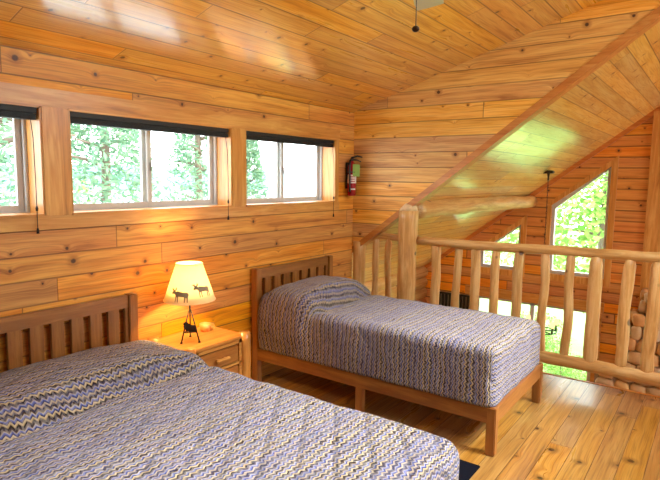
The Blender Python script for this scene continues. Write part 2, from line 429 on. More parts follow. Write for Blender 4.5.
# ---- windows on the window wall: two-pane sliders
def slider(n, x0, x1, glass_y=3.245):
    z0, z1 = WZ0, WZ1; y0, y1 = 3.235, 3.295; fw = .024
    f = bmesh.new()
    add_box(f, x0, x0+fw, y0, y1, z0, z1, bev=.004); add_box(f, x1-fw, x1, y0, y1, z0, z1, bev=.004)
    add_box(f, x0+fw, x1-fw, y0, y1, z0, z0+fw*.8, bev=.004); add_box(f, x0+fw, x1-fw, y0, y1, z1-fw, z1, bev=.004)
    r = struct('window_%d' % n, f, M['vinyl'])
    mid = (x0+x1)/2
    for k, (a, b, yy) in enumerate([(x0+fw, mid+.03, 3.238), (mid-.03, x1-fw, 3.264)]):
        s = bmesh.new(); sw = .034; za, zb = z0+fw*.8, z1-fw
        add_box(s, a, a+sw, yy, yy+.024, za, zb, bev=.003); add_box(s, b-sw, b, yy, yy+.024, za, zb, bev=.003)
        add_box(s, a+sw, b-sw, yy, yy+.024, za, za+sw, bev=.003); add_box(s, a+sw, b-sw, yy, yy+.024, zb-sw, zb, bev=.003)
        so = struct('sash', s, M['vinyl'], r)
        struct('pane', box(a+sw, b-sw, yy+.012, yy+.016, za+sw, zb-sw), M['glass'], so)
        if k == 0:
            struct('latch', box(b-.02, b-.006, yy-.012, yy, 1.735, 1.795, bev=.003), M['steel'], so)
    # wooden jamb liner
    j = bmesh.new()
    add_box(j, x0-.001, x0+.008, WY-TT, y0, z0, z1); add_box(j, x1-.008, x1+.001, WY-TT, y0, z0, z1)
    struct('jamb', j, M['trimz'], r)
    j = bmesh.new(); add_box(j, x0, x1, WY-TT-.012, y0, z0-.001, z0+.012, bev=.003); add_box(j, x0, x1, WY-TT, y0, z1-.01, z1+.001)
    struct('window_sill', j, M['trimx'], r)
for n, (a, b) in enumerate(WIN): slider(n+1, a, b)
# blinds
BL = ['black rolled-up blind over the leftmost window cut by the frame', 'black rolled-up blind over the middle window above the lamp', 'black rolled-up blind over the window nearest the fire extinguisher']
for n, (a, b) in enumerate(WIN):
    t = thing('window_blind', BL[n], 'blind', ((a+b)/2, 3.13, 2.0), 'rolled window blinds')
    obj('head_rail', box(a+.012, b-.012, 3.095, 3.16, 2.035, 2.070, bev=.004), M['blind'], t)
    s = bmesh.new()
    for k in range(5): add_box(s, a+.015, b-.015, 3.099+.002*(k % 2), 3.155, 2.000+.0065*k, 2.005+.0065*k, bev=.001)
    obj('slat_stack', s, M['blind'], t)
    x = b-.05 if n != 2 else b-.04
    zb = [1.40, 1.40, 1.355][n]
    obj('cord', tube([(x, 3.10, 2.02), (x, 3.076, 1.9), (x, 3.07, 1.7), (x, 3.07, 1.48), (x, 3.07, zb)], .0022, 6), M['cord'], t)
    c = bmesh.new()
    add_tube(c, [(x, 3.07, zb-.025), (x, 3.07, zb+.0), (x, 3.07, zb+.008)], [.008, .006, .002], 8)
    obj('toggle', c, M['cord'], t, True)
    obj('cord_stop', tube([(x, 3.07, 1.50), (x, 3.07, 1.515), (x, 3.07, 1.53)], [.006, .008, .003], 8), M['cord'], t, True)

# ---- far wall windows
def poly_window(n, inner, frame_w, edges, sub=None):
    """inner polygon (y,z); frame parts given as polygons"""
    f = bmesh.new()
    for e in edges: add_prism(f, e, 0, FX-.02, FX+.02)
    r = struct('window_%d' % n, f, M['trimz'])
    v = bmesh.new(); k = len(inner); cy = sum(p[0] for p in inner)/k; cz = sum(p[1] for p in inner)/k
    ins = [(cy+(p[0]-cy)*(1-.045/max(.2, abs(p[0]-cy))), cz+(p[1]-cz)*(1-.05/max(.2, abs(p[1]-cz)))) for p in inner]
    for i in range(k):
        j = (i+1) % k; add_prism(v, [inner[i], inner[j], ins[j], ins[i]], 0, FX+.04, FX+.11)
    s = struct('sash', v, M['vinyl'], r)
    struct('pane', prism(inner, 0, FX+.07, FX+.076), M['glass'], s)
    return r
i1 = [(G1[0], .29), (G1[1], .29), (G1[1], gz(G1[1])), (G1[0], gz(G1[0]))]
w = .085
poly_window(4, i1, w, [
    [(G1[0]-w, .19), (G1[0], .19), (G1[0], gz(G1[0])), (G1[0]-w, gz(G1[0]-w)+.09)],
    [(G1[1], .19), (G1[1]+w*.7, .19), (G1[1]+w*.7, gz(G1[1]+w)+.06), (G1[1], gz(G1[1]))],
    [(G1[0], gz(G1[0])), (G1[1], gz(G1[1])), (G1[1]+w*.7, gz(G1[1]+w)+.09), (G1[0]-w, gz(G1[0]-w)+.09)],
    [(G1[0], .19), (G1[1], .19), (G1[1], .29), (G1[0], .29)]])
i2 = [(G2[0], .28), (G2[1], .28), (G2[1], gz2(G2[1])), (G2[0], gz2(G2[0]))]
poly_window(5, i2, w, [
    [(G2[0]-w, .19), (G2[0], .19), (G2[0], gz2(G2[0])), (G2[0]-w, gz2(G2[0]-w)+.09)],
    [(G2[1], .19), (G2[1]+w, .19), (G2[1]+w, gz2(G2[1]+w)+.07), (G2[1], gz2(G2[1]))],
    [(G2[0], gz2(G2[0])), (G2[1], gz2(G2[1])), (G2[1]+w, gz2(G2[1]+w)+.08), (G2[0]-w, gz2(G2[0]-w)+.09)],
    [(G2[0], .19), (G2[1], .19), (G2[1], .28), (G2[0], .28)]])
# patio window below
f = bmesh.new()
add_box(f, FX-.03, FX, 1.30, 3.42, LZ, LZ+.15, bev=.004)
add_box(f, FX-.03, FX, 1.32, 1.42, -2.6, LZ, bev=.004)
add_box(f, FX-.03, FX, 3.25, 3.35, -2.6, LZ, bev=.004)
r = struct('window_6', f, M['trimy'])
s = bmesh.new()
for yy in (1.42, 2.30, 3.19): add_box(s, FX+.04, FX+.10, yy, yy+.06, -2.55, LZ)
add_box(s, FX+.04, FX+.10, 1.42, 3.25, LZ-.05, LZ); add_box(s, FX+.04, FX+.10, 1.42, 3.25, -2.6, -2.5)
s = struct('sash', s, M['vinyl'], r)
struct('pane', box(FX+.07, FX+.076, 1.42, 3.25, -2.6, LZ), M['glass'], s)
# king-post trim and plate trims on far wall
struct('trim_9', box(FX-.05, FX, .55, .86, -.2, roof_z(.86)-.02, bev=.005), M['trimz'])
struct('trim_10', prism([(4.2, roof_z(4.2)-.0), (RY, RZ), (RY, RZ-.075), (4.2, roof_z(4.2)-.075)], 0, FX-.03, FX), wood('rake_trim', 1, srgb(190, 112, 42), srgb(130, 66, 22), srgb(204, 130, 58)))

# black slatted panel on far wall
t = thing('slatted_panel', 'small black vertical-slatted panel on the far wall behind the railing', 'panel', (FX-.03, 3.6, -.6))
obj('backing', box(FX-.02, FX-.001, 3.34, 3.9, -.75, -.22), M['steel'], t)
fr = bmesh.new(); add_box(fr, FX-.05, FX-.02, 3.34, 3.9, -.25, -.22); add_box(fr, FX-.05, FX-.02, 3.34, 3.9, -.75, -.72); add_box(fr, FX-.052, FX-.018, 3.33, 3.345, -.75, -.22); add_box(fr, FX-.052, FX-.018, 3.895, 3.91, -.75, -.22)
obj('frame', fr, M['black'], t)
for k in range(9): obj('slat', box(FX-.05, FX-.02, 3.345+k*.064, 3.378+k*.064, -.72, -.25), M['black'], t)

# stone chimney
t = thing('stone_fireplace', 'stone chimney breast of rounded river stones below the loft railing', 'fireplace', (FX-.3, .2, -2.6))
cb = bmesh.new(); add_box(cb, FX-.45, FX-.001, -1.2, .93, -2.6, -.35); add_box(cb, FX-.45, FX-.001, -1.2, .85, -.35, -.1); add_box(cb, FX-.45, FX-.001, -1.2, .72, -.1, .16)
add_box(cb, FX-.75, FX-.45, -1.2, 1.25, -2.6, -.86)
obj('mortar_core', cb, M['mortar'], t)
sb = bmesh.new()
def add_stone(c, sx, sy, sz, seed):
    tmp = bmesh.new(); bmesh.ops.create_icosphere(tmp, subdivisions=2, radius=1)
    for v in tmp.verts:
        n = 1+.25*noise.noise(v.co*1.3+Vector((seed, seed*2, 0)))
        q = Vector([math.copysign(abs(c_)**.62, c_) for c_ in v.co]); v.co = v.co.lerp(q, .8)
        v.co = Vector((c[0]+v.co.x*sx*n, c[1]+v.co.y*sy*n, c[2]+v.co.z*sz*n))
    me = bpy.data.meshes.new('t'); tmp.to_mesh(me); tmp.free(); sb.from_mesh(me); bpy.data.meshes.remove(me)
R2 = random.Random(4)
z = -1.7; row = 0
while z < .14:
    edge = .99 if z < -.35 else (.92 if z < -.1 else .80)
    xf = FX-.45
    y = edge-(.04 if row % 2 else .1)
    hz = R2.uniform(.065, .095)
    while y > -.3:
        wd = R2.uniform(.07, .13)
        add_stone((xf-.01, y-wd*.9, z+hz+R2.uniform(-.01, .01)), .07, wd, hz*1.05, R2.random()*50)
        y -= wd*1.95
    # return face towards +y
    x = xf+.06
    while x < FX-.05:
        wd = R2.uniform(.07, .11); add_stone((x+wd, edge-.03, z+hz), wd, .06, hz, R2.random()*50); x += wd*2
    z += hz*1.95; row += 1
z = -1.9
while z < -.88:
    y = 1.22
    while y > -.3:
        wd = R2.uniform(.08, .13); add_stone((FX-.76, y-wd, z+.08), .07, wd, .085, R2.random()*50); y -= wd*1.9
    z += .165
y = 1.2
while y > -.3:
    wd = R2.uniform(.09, .14); 
    add_stone((FX-.62, y-wd, -.86), .15, wd, .05, R2.random()*50); y -= wd*1.9
obj('stonework', sb, M['stone'], t, True)

# ---- purlin log and railing
t = thing('roof_purlin_log', 'thick peeled purlin log running under the great-room roof', 'log beam', (6.7, 2.42, 1.395))
obj('log_body', log_bm((4.84, 2.46, 1.385), (FX-.005, 2.42, 1.385), .092, 3.1, bend=.02, n=30, seg=18, wob=.1), M['logx'], t, True)

t = thing('log_railing', 'peeled log railing with thick newel post along the loft edge', 'railing', (4.80, 1.2, 0))
def baluster(y, r, seed, lab=None, z0=.19, z1=1.12, x=4.80):
    o = log_bm((x, y, z0), (x+.004, y+random.uniform(-.012, .012), z1), r, seed, bend=.010, tip0=.62, tip1=.62)
    obj('baluster', o, M['logz'], RAIL, True, lab)
RAIL = t
baluster(2.873, .032, 1.3, z1=1.12)
baluster(2.719, .032, 2.3, z1=1.12)
ys = [2.191, 1.988, 1.803, 1.616, 1.421, 1.195, .998, .797, .579, .383, .19, .0]
rs = [.044, .036, .044, .038, .042, .036, .037, .054, .044, .047, .042, .042]
for i, (y, r) in enumerate(zip(ys, rs)):
    baluster(y, r, 5.1+i*2.17, 'stoutest log baluster' if i == 7 else None)
obj('top_rail', log_bm((4.80, 2.40, 1.10), (4.80, -.6, 1.155), .041, 8.8, bend=.014, n=34, wob=.14), M['logy'], t, True)
obj('top_rail', log_bm((4.80, 3.02, 1.12), (4.80, 2.56, 1.115), .036, 9.9, n=8), M['logy'], t, True, 'short rail left of the newel post')
obj('bottom_rail', log_bm((4.80, 2.99, .24), (4.80, -.6, .155), .052, 12.3, bend=.012, n=34, wob=.14), M['logy'], t, True)
pb = log_bm((4.74, 2.475, 0), (4.745, 2.475, 1.40), .092, 15.2, bend=.01, n=18, seg=20, wob=.08)
np_ = obj('newel_post', pb, M['logz'], t, True, 'thick newel post')
pb = tube([(4.745, 2.475, 1.40), (4.745, 2.475, 1.43), (4.75, 2.49, 1.455)], [.09, .084, .05], 20)
obj('bevelled_top', pb, M['logend'], np_, True, label='pale cut bevel on top of the post')
pb = log_bm((4.74, 3.03, 0), (4.74, 3.03, 1.06), .062, 17.7, bend=.004, n=12, seg=16, wob=.06)
obj('wall_post', pb, M['logz'], t, True)

# ------------------------------------------------------------------ beds
def rounded_cover(x0, x1, y0, y1, z0, z1, r, fn, step=.02):
    """closed soft box; UV in metres following the cloth over the edges"""
    bm = bmesh.new()
    nx, ny, nz = max(2, round((x1-x0)/step)), max(2, round((y1-y0)/step)), max(2, round((z1-z0)/step))
    vid = {}
    def V(i, j, k):
        if (i, j, k) not in vid: vid[(i, j, k)] = bm.verts.new((x0+(x1-x0)*i/nx, y0+(y1-y0)*j/ny, z0+(z1-z0)*k/nz))
        return vid[(i, j, k)]
    F = []
    for i in range(nx):
        for j in range(ny):
            F.append(('t', (V(i, j, nz), V(i+1, j, nz), V(i+1, j+1, nz), V(i, j+1, nz))))
            F.append(('b', (V(i, j, 0), V(i, j+1, 0), V(i+1, j+1, 0), V(i+1, j, 0))))
    for j in range(ny):
        for k in range(nz):
            F.append(('l', (V(0, j, k), V(0, j, k+1), V(0, j+1, k+1), V(0, j+1, k))))
            F.append(('r', (V(nx, j, k), V(nx, j+1, k), V(nx, j+1, k+1), V(nx, j, k+1))))
    for i in range(nx):
        for k in range(nz):
            F.append(('f', (V(i, 0, k), V(i+1, 0, k), V(i+1, 0, k+1), V(i, 0, k+1))))
            F.append(('h', (V(i, ny, k), V(i, ny, k+1), V(i+1, ny, k+1), V(i+1, ny, k))))
    uvl = bm.loops.layers.uv.new('UVMap')
    for tag, vs in F:
        f = bm.faces.new(vs); f.smooth = True
        for l in f.loops:
            c = l.vert.co
            if tag in 'tb': u, v = c.x, c.y
            elif tag == 'l': u, v = x0-(z1-c.z), c.y
            elif tag == 'r': u, v = x1+(z1-c.z), c.y
            elif tag == 'f': u, v = c.x, y0-(z1-c.z)
            else: u, v = c.x, y1+(z1-c.z)
            l[uvl].uv = (u, v)
    for v in bm.verts:
        c = v.co.copy()
        q = Vector((min(max(c.x, x0+r), x1-r), min(max(c.y, y0+r), y1-r), min(max(c.z, z0+.02), z1-r)))
        d = c-q
        if d.length > 1e-6:
            rr = r if c.z > z0+.03 else .03
            lim = max(abs(d.x), abs(d.y), abs(d.z))
            c = q+d.normalized()*lim
        v.co = fn(c, min(1.0, max(0.0, (c.z-z0)/(z1-z0))))
    return bm
def sst(a, b, x):
    t = min(1, max(0, (x-a)/(b-a))); return t*t*(3-2*t)

def make_frame(name, label, x0, x1, yf, hb_x0, hb_x1, gaps, top, group):
    t = thing(name, label, 'bed', ((x0+x1)/2, (yf+WY)/2, 0), group)
    # headboard
    h = bmesh.new(); yb0, yb1 = 3.035, 3.075
    add_box(h, hb_x0+.06, hb_x1-.06, yb0, yb1, top-.085, top-.004, bev=.004)
    add_box(h, hb_x0+.06, hb_x1-.06, yb0, yb1, .30, .42, bev=.004)
    hb = obj('headboard', h, M['bedx'], t)
    e = [hb_x0+.06]+[v for g in gaps for v in g]+[hb_x1-.06]
    for i in range(0, len(e), 2):
        if e[i+1]-e[i] > .01: obj('slat', box(e[i], e[i+1], yb0+.006, yb1-.006, .41, top-.08, bev=.002), M['bedz'], hb)
    for a in (hb_x0, hb_x1-.062): obj('headboard_post', box(a, a+.062, 3.02, 3.085, 0, top, bev=.005), M['bedz'], t)
    obj('side_rail', box(x0, x0+.028, yf+.03, 3.025, .205, .305, bev=.004), M['bedy'], t)
    obj('side_rail', box(x1-.028, x1, yf+.03, 3.025, .205, .305, bev=.004), M['bedy'], t)
    obj('foot_rail', box(x0+.03, x1-.03, yf, yf+.028, .205, .312, bev=.004), M['bedx'], t)
    for a in (x0-.004, x1-.056):
        obj('leg', box(a, a+.06, yf-.004, yf+.056, 0, .312, bev=.006), M['bedz'], t)
    for a in (x0+.006, x1-.05): obj('leg', box(a, a+.045, (yf+3.03)/2-.03, (yf+3.03)/2+.03, 0, .21, bev=.004), M['bedz'], t)
    obj('platform', box(x0+.03, x1-.03, yf+.03, 3.02, .285, .303), M['bedx'], t)
    return t
tg = [(c-.021, c+.021) for c in (3.295, 3.415, 3.537, 3.656, 3.780, 3.904, 4.03, 4.153)]
make_frame('bed_frame', 'narrow slatted wooden bed frame beside the loft railing', 3.20, 4.27, 1.035, 3.194, 4.26, tg, .96, 'matching wooden bed frames')
qg = [(2.005-.118*k-.044, 2.005-.118*k) for k in range(13)]
qg = [(a, b) for a, b in sorted(qg) if a > .50]
make_frame('bed_frame', 'wide slatted wooden bed frame under the left windows', .45, 2.06, .86, .43, 2.087, qg, .947, 'matching wooden bed frames')

def twin_fn(c, f):
    x, y, z = c
    # pillow mound at the head, folded under a crease that drifts with x
    ycr = 2.47+.12*sst(3.2, 4.3, x)+.015*math.sin(x*6)
    m = sst(ycr-.03, ycr+.11, y)*(1-.35*sst(2.85, 3.03, y))
    prof = 1-.5*abs((x-3.66)/.55)**2.2
    z += .155*m*max(0, prof)*f**1.2
    z -= .042*math.exp(-((y-ycr+.035)/.032)**2)*f**3*sst(3.16, 3.5, x)
    y -= .05*math.exp(-((y-ycr-.05)/.05)**2)*f**3
    if x < 3.7: x -= .045*m*math.sin(PI*min(1, f*1.05))
    else: x += .02*m*f
    z += f*.010*noise.noise(Vector((x*5, y*5, 0)))+.006*noise.noise(Vector((x*14, y*14, z*10)))*f
    w = .009*noise.noise(Vector((y*7, z*4, x)))+.006*noise.noise(Vector((y*19, z*9, x)))
    if x < 3.4: x += w
    if x > 4.1: x -= w
    if y < 1.2: y += .009*noise.noise(Vector((x*8, z*5, 3)))
    z -= .035*sst(4.0, 4.25, x)*f
    return Vector((x, y, z))
bm = rounded_cover(3.185, 4.262, 1.05, 3.012, .309, .685, .06, twin_fn)
solo('comforter', bm, M['fabric2'], 'wavy-striped comforter covering the narrow bed by the railing', 'comforter', 'matching quilted comforters', False, origin=(3.72, 2.03, .309))
def queen_fn(c, f):
    x, y, z = c
    ycr = 2.38+.02*math.sin(x*5)
    m = sst(ycr-.025, ycr+.10, y)*(1-.45*sst(2.72, 3.03, y))
    z += .095*m*(1-.55*sst(1.75, 2.1, x))*f**1.5
    z -= .032*math.exp(-((y-ycr+.035)/.03)**2)*f**3
    z += f*.012*noise.noise(Vector((x*4, y*4, 2)))+.006*noise.noise(Vector((x*12, y*12, 2)))*f
    # quilted diamonds
    d = min(abs(((x*.7+y) % .17)-.085), abs(((x*.7-y) % .17)-.085))
    w = .01*noise.noise(Vector((y*6, z*4, x)))
    if x > 1.9: x += w
    if x < .6: x -= w
    return Vector((x, y, z))
bm = rounded_cover(.42, 2.105, .80, 3.012, .309, .632, .075, queen_fn, step=.022)
solo('comforter', bm, M['fabric'], 'wavy-striped diamond-quilted comforter covering the wide bed in front', 'comforter', 'matching quilted comforters', False, origin=(1.27, 1.9, .309))
solo('floor_rug', box(2.22, 3.035, 1.055, 2.3, 0.001, .012, bev=.004), M['rug'], 'dark navy floor rug peeking out past the wide bed', 'rug', origin=(2.6, 1.6, 0))

# ------------------------------------------------------------------ nightstand
t = thing('nightstand', 'pine log-post nightstand with two drawers between the beds', 'nightstand', (2.45, 2.84, 0))
PX, PY = (2.205, 2.695), (2.665, 3.03)
for x in PX:
    for y in PY:
        obj('leg', log_bm((x, y, 0), (x, y, .618), .042, x*3+y, bend=.002, n=10, seg=18, tip1=.93, wob=.05), M['nsz'], t, True)
obj('top', box(2.19, 2.71, 2.66, 3.07, .575, .60, bev=.005), M['nsx'], t)
for x in PX: obj('side_panel', box(x-.012, x+.012, 2.68, 3.02, .2, .577), M['nsy'], t)
obj('back_panel', box(2.22, 2.68, 3.03, 3.05, .2, .577), M['nsx'], t)
fr = bmesh.new()
add_box(fr, 2.24, 2.66, 2.655, 2.68, .555, .577); add_box(fr, 2.24, 2.66, 2.655, 2.68, .408, .425); add_box(fr, 2.24, 2.66, 2.655, 2.68, .2, .26)
add_box(fr, 2.24, 2.27, 2.655, 2.68, .2, .577); add_box(fr, 2.63, 2.66, 2.655, 2.68, .2, .577)
obj('face_frame', fr, M['nsx'], t)
obj('carcass', box(2.225, 2.675, 2.674, 3.02, .21, .574), M['carc'], t)
M['drawer'] = wood('drawer_pine_shaded', 0, srgb(176, 106, 42), srgb(120, 62, 22), srgb(196, 130, 58), rough=.4, knots=.4, coat=.2)  # pine darkened in colour for the shaded drawer fronts
for z0, z1 in ((.428, .552), (.263, .405)):
    d = bmesh.new(); add_box(d, 2.280, 2.620, 2.650, 2.672, z0+.006, z1-.006, bev=.005)
    dr = obj('drawer', d, M['drawer'], t)
    zc = (z0+z1)/2
    hb = bmesh.new(); add_box(hb, 2.39, 2.51, 2.610, 2.632, zc-.012, zc+.012, bev=.006)
    add_box(hb, 2.41, 2.425, 2.63, 2.65, zc-.007, zc+.007); add_box(hb, 2.475, 2.49, 2.63, 2.65, zc-.007, zc+.007)
    obj('handle', hb, M['trimx'], dr, label='pale wooden bar handle')
cup = bmesh.new()
prof = [(.030, .602), (.036, .606), (.040, .63), (.041, .655), (.037, .655), (.034, .625), (.0, .615)]
def lathe(bm, c, prof, seg=24):
    rings = [[bm.verts.new((c[0]+max(r, .0005)*math.cos(2*PI*k/seg), c[1]+max(r, .0005)*math.sin(2*PI*k/seg), z)) for k in range(seg)] for r, z in prof]
    for a, b in zip(rings, rings[1:]):
        for k in range(seg): bm.faces.new((a[k], a[(k+1) % seg], b[(k+1) % seg], b[k]))
    return bm
lathe(cup, (2.585, 2.95), prof)
cup.faces.new([v for v in list(cup.verts)[:24]][::-1])
solo('cup', cup, M['candle'], 'small amber cup behind the lamp on the nightstand', 'cup', None, True, origin=(2.585, 2.95, .602))

# ------------------------------------------------------------------ lamp
LX, LY = 2.366, 2.85
t = thing('table_lamp', 'lit table lamp with moose-print shade on iron tripod, on nightstand', 'lamp', (LX, LY, .601))
zb, zt, rb, rt = .884, 1.128, .168, .086
s = bmesh.new(); seg = 48
lathe(s, (LX, LY), [(rb, zb), (rt, zt), (rt-.003, zt), (rb-.003, zb), (rb, zb)], seg)
sh = obj('lamp_shade', s, M['shade'], t, True)
for r, z in ((rb, zb), (rt, zt)):
    rim = bmesh.new()
    add_tube(rim, [(LX+r*math.cos(a*PI/24), LY+r*math.sin(a*PI/24), z) for a in range(49)], .0035, 6, False)
    obj('rim', rim, M['shade'], sh, True)
# moose silhouette outline (facing left), unit roughly -1..1
MO = [(-.95, .22), (-.88, .34), (-.80, .40), (-.86, .55), (-.98, .62), (-1.0, .80), (-.92, .70), (-.86, .86), (-.80, .68), (-.72, .84), (-.70, .62), (-.62, .56),
      (-.52, .80), (-.46, .98), (-.42, .78), (-.34, .88), (-.40, .62), (-.52, .46), (-.44, .40), (-.28, .48), (-.05, .42), (.25, .36), (.60, .36), (.80, .26),
      (.88, .05), (.84, -.05), (.82, -.30), (.86, -.85), (.76, -.85), (.70, -.40), (.60, -.22), (.58, -.85), (.47, -.85), (.44, -.22), (.10, -.20), (-.14, -.18),
      (-.14, -.85), (-.24, -.85), (-.27, -.25), (-.34, -.25), (-.38, -.85), (-.48, -.85), (-.46, -.10), (-.54, .06), (-.66, .14), (-.80, .10), (-.92, .12)]
def moose_on_shade(ang, sc, zc, flip=1):
    bm = bmesh.new(); vs = []
    for px, pz in MO:
        z = zc+pz*sc*.78; r = rb+(rt-rb)*(z-zb)/(zt-zb)+.0022
        a = ang+flip*px*sc/r
        vs.append(bm.verts.new((LX+r*math.cos(a), LY+r*math.sin(a), z)))
    f = bm.faces.new(vs); bmesh.ops.triangulate(bm, faces=[f])
    obj('moose_silhouette', bm, M['moose'], sh, label='grey-brown moose silhouette on the shade')
M['moose'] = plain('moose_print', srgb(150, 134, 104), .8, var=.2)  # print colour lightened to stand in for lamp light behind it
camang = math.atan2(-LY, -LX)     # towards the camera
moose_on_shade(camang-.42, .066, .942)
moose_on_shade(camang+.62, .066, .968)
moose_on_shade(camang+1.9, .034, .95); moose_on_shade(camang-1.9, .034, .95)
# tripod base
b = bmesh.new(); apex = Vector((LX, LY, .815)); feet = []
for k, a in enumerate((camang-.75, camang+.75, camang+PI)):
    ft = Vector((LX+.085*math.cos(a), LY+.085*math.sin(a), .605)); feet.append(ft)
    tp = apex+Vector((.008*math.cos(a), .008*math.sin(a), 0))
    add_tube(b, [tp+(0*ft), tp.lerp(ft, .5)+Vector((0, 0, .004)), ft], [.004, .0045, .0045], 8)
    add_tube(b, [ft+Vector((0, 0, -.003)), ft+Vector((0, 0, .006))], [.009, .007], 10)
obj('tripod', b, M['iron'], t, True)
b = bmesh.new()
mid = [p.lerp(apex, .3) for p in feet]
for i in range(3): add_tube(b, [mid[i], mid[(i+1) % 3]], .0032, 6)
obj('cross_brace', b, M['iron'], t, True)
b = bmesh.new(); add_tube(b, [(LX, LY, .70), (LX, LY, .815), (LX, LY, .86)], [.003, .005, .006], 8)
add_tube(b, [(LX, LY, .86), (LX, LY, .90), (LX, LY, .935)], [.014, .016, .016], 14)
for k in range(3):
    a = k*2*PI/3; z = .925; add_tube(b, [(LX, LY, z), (LX+(rb-.025)*math.cos(a)*.8, LY+(rb-.025)*math.sin(a)*.8, z+.03), (LX+(rt+.05)*math.cos(a), LY+(rt+.05)*math.sin(a), .98)], .0018, 6)
obj('socket_stem', b, M['iron'], t, True)
b = bmesh.new(); bmesh.ops.create_uvsphere(b, u_segments=16, v_segments=10, radius=.026)
bmesh.ops.translate(b, verts=b.verts, vec=(LX, LY, .975))
obj('bulb', b, M['bulb'], t, True)
# iron moose figure in the tripod: extruded silhouette across the view
b = bmesh.new(); rx = Vector((-math.sin(camang), math.cos(camang), 0)); fx = Vector((math.cos(camang), math.sin(camang), 0))
vsA, vsB = [], []
for px, pz in MO:
    p = Vector((LX, LY, .70))+rx*(px*.046)+Vector((0, 0, pz*.040-.002)) + fx*.03
    vsA.append(b.verts.new(p+fx*.006)); vsB.append(b.verts.new(p-fx*.006))
n = len(MO)
fa = b.faces.new(vsA); fb = b.faces.new(vsB[::-1])
for i in range(n): b.faces.new((vsA[i], vsB[i], vsB[(i+1) % n], vsA[(i+1) % n]))
bmesh.ops.triangulate(b, faces=[fa, fb])
obj('moose_figure', b, M['iron'], t)
L = bpy.data.lights.new('lamp_light', 'POINT'); L.energy = 16; L.color = (1, .70, .36); L.shadow_soft_size = .03
lo = bpy.data.objects.new('lamp_light', L); COL.objects.link(lo); lo.parent = t; lo.location = (0, 0, 1.03-.601)
BULB_L = L

# ------------------------------------------------------------------ fire extinguisher
EX, EY = 4.585, 3.035
t = thing('fire_extinguisher', 'red fire extinguisher with green tag on the wall by the corner', 'fire extinguisher', (EX, EY, 1.53))
b = bmesh.new(); lathe(b, (EX, EY), [(.0, 1.53), (.036, 1.53), (.043, 1.54), (.044, 1.60), (.044, 1.80), (.040, 1.83), (.026, 1.855), (.016, 1.865), (.016, 1.875), (0, 1.875)], 28)
obj('cylinder_body', b, M['red'], t, True)
b = bmesh.new(); ca = math.atan2(-EY, -EX)
def patch(bm, r, z0, z1, a0, a1, n=14):
    A = [bm.verts.new((EX+r*math.cos(a0+(a1-a0)*i/n), EY+r*math.sin(a0+(a1-a0)*i/n), z0)) for i in range(n+1)]
    B = [bm.verts.new((v.co.x, v.co.y, z1)) for v in A]
    for i in range(n): bm.faces.new((A[i], A[i+1], B[i+1], B[i]))
patch(b, .0448, 1.655, 1.74, ca-1.2, ca+1.4)
obj('label_band', b, M['white'], t, True, label='white instruction band')
b = bmesh.new()
for i in range(3): patch(b, .0455, 1.67+i*.022, 1.678+i*.022, ca-.6, ca+.7, 8)
obj('label_text', b, M['red'], t, True, label='red print lines on the band')
b = bmesh.new(); patch(b, .0452, 1.59, 1.602, ca-.2, ca+.9, 8)
obj('arrow_mark', b, M['white'], t, label='small white mark')
b = bmesh.new()
add_tube(b, [(EX, EY, 1.87), (EX, EY, 1.90)], [.014, .018], 12)
add_tube(b, [(EX-.01, EY, 1.905), (EX+.05, EY-.03, 1.925), (EX+.095, EY-.055, 1.915)], [.010, .009, .007], 8)
add_tube(b, [(EX-.01, EY, 1.89), (EX+.05, EY-.03, 1.885), (EX+.085, EY-.05, 1.87)], [.009, .008, .006], 8)
obj('squeeze_handle', b, M['black'], t, True)
b = bmesh.new(); add_tube(b, [(EX-.01, EY, 1.89), (EX-.05, EY-.01, 1.88), (EX-.062, EY-.012, 1.80), (EX-.058, EY-.014, 1.62), (EX-.056, EY-.014, 1.57)], [.008, .009, .010, .010, .013], 10)
obj('hose', b, M['black'], t, True)
b = bmesh.new(); add_box(b, EX-.02, EX+.02, EY+.043, WY-.001, 1.6, 1.86)
add_tube(b, [(EX+.047*math.cos(a*PI/12), EY+.047*math.sin(a*PI/12), 1.765) for a in range(25)], .006, 6, False)
obj('bracket', b, M['black'], t)
tx = Vector((EX, EY, 0))+Vector((math.cos(ca+.75), math.sin(ca+.75), 0))*.052; dx = Vector((.73, -.45, 0)).normalized()
b = bmesh.new(); p0 = tx-dx*.03; p1 = tx+dx*.045
nrm = dx.cross(Vector((0, 0, 1))).normalized()*.0015
vs = [b.verts.new(q+s_*nrm+Vector((0, 0, z))) for s_ in (-1, 1) for q, z in ((p0, 1.725), (p1, 1.72), (p1, 1.84), (p0, 1.845))]
for f in ((0, 1, 2, 3), (7, 6, 5, 4), (0, 4, 5, 1), (1, 5, 6, 2), (2, 6, 7, 3), (3, 7, 4, 0)): b.faces.new([vs[i] for i in f])
obj('inspection_tag', b, M['green'], t, label='green inspection tag')

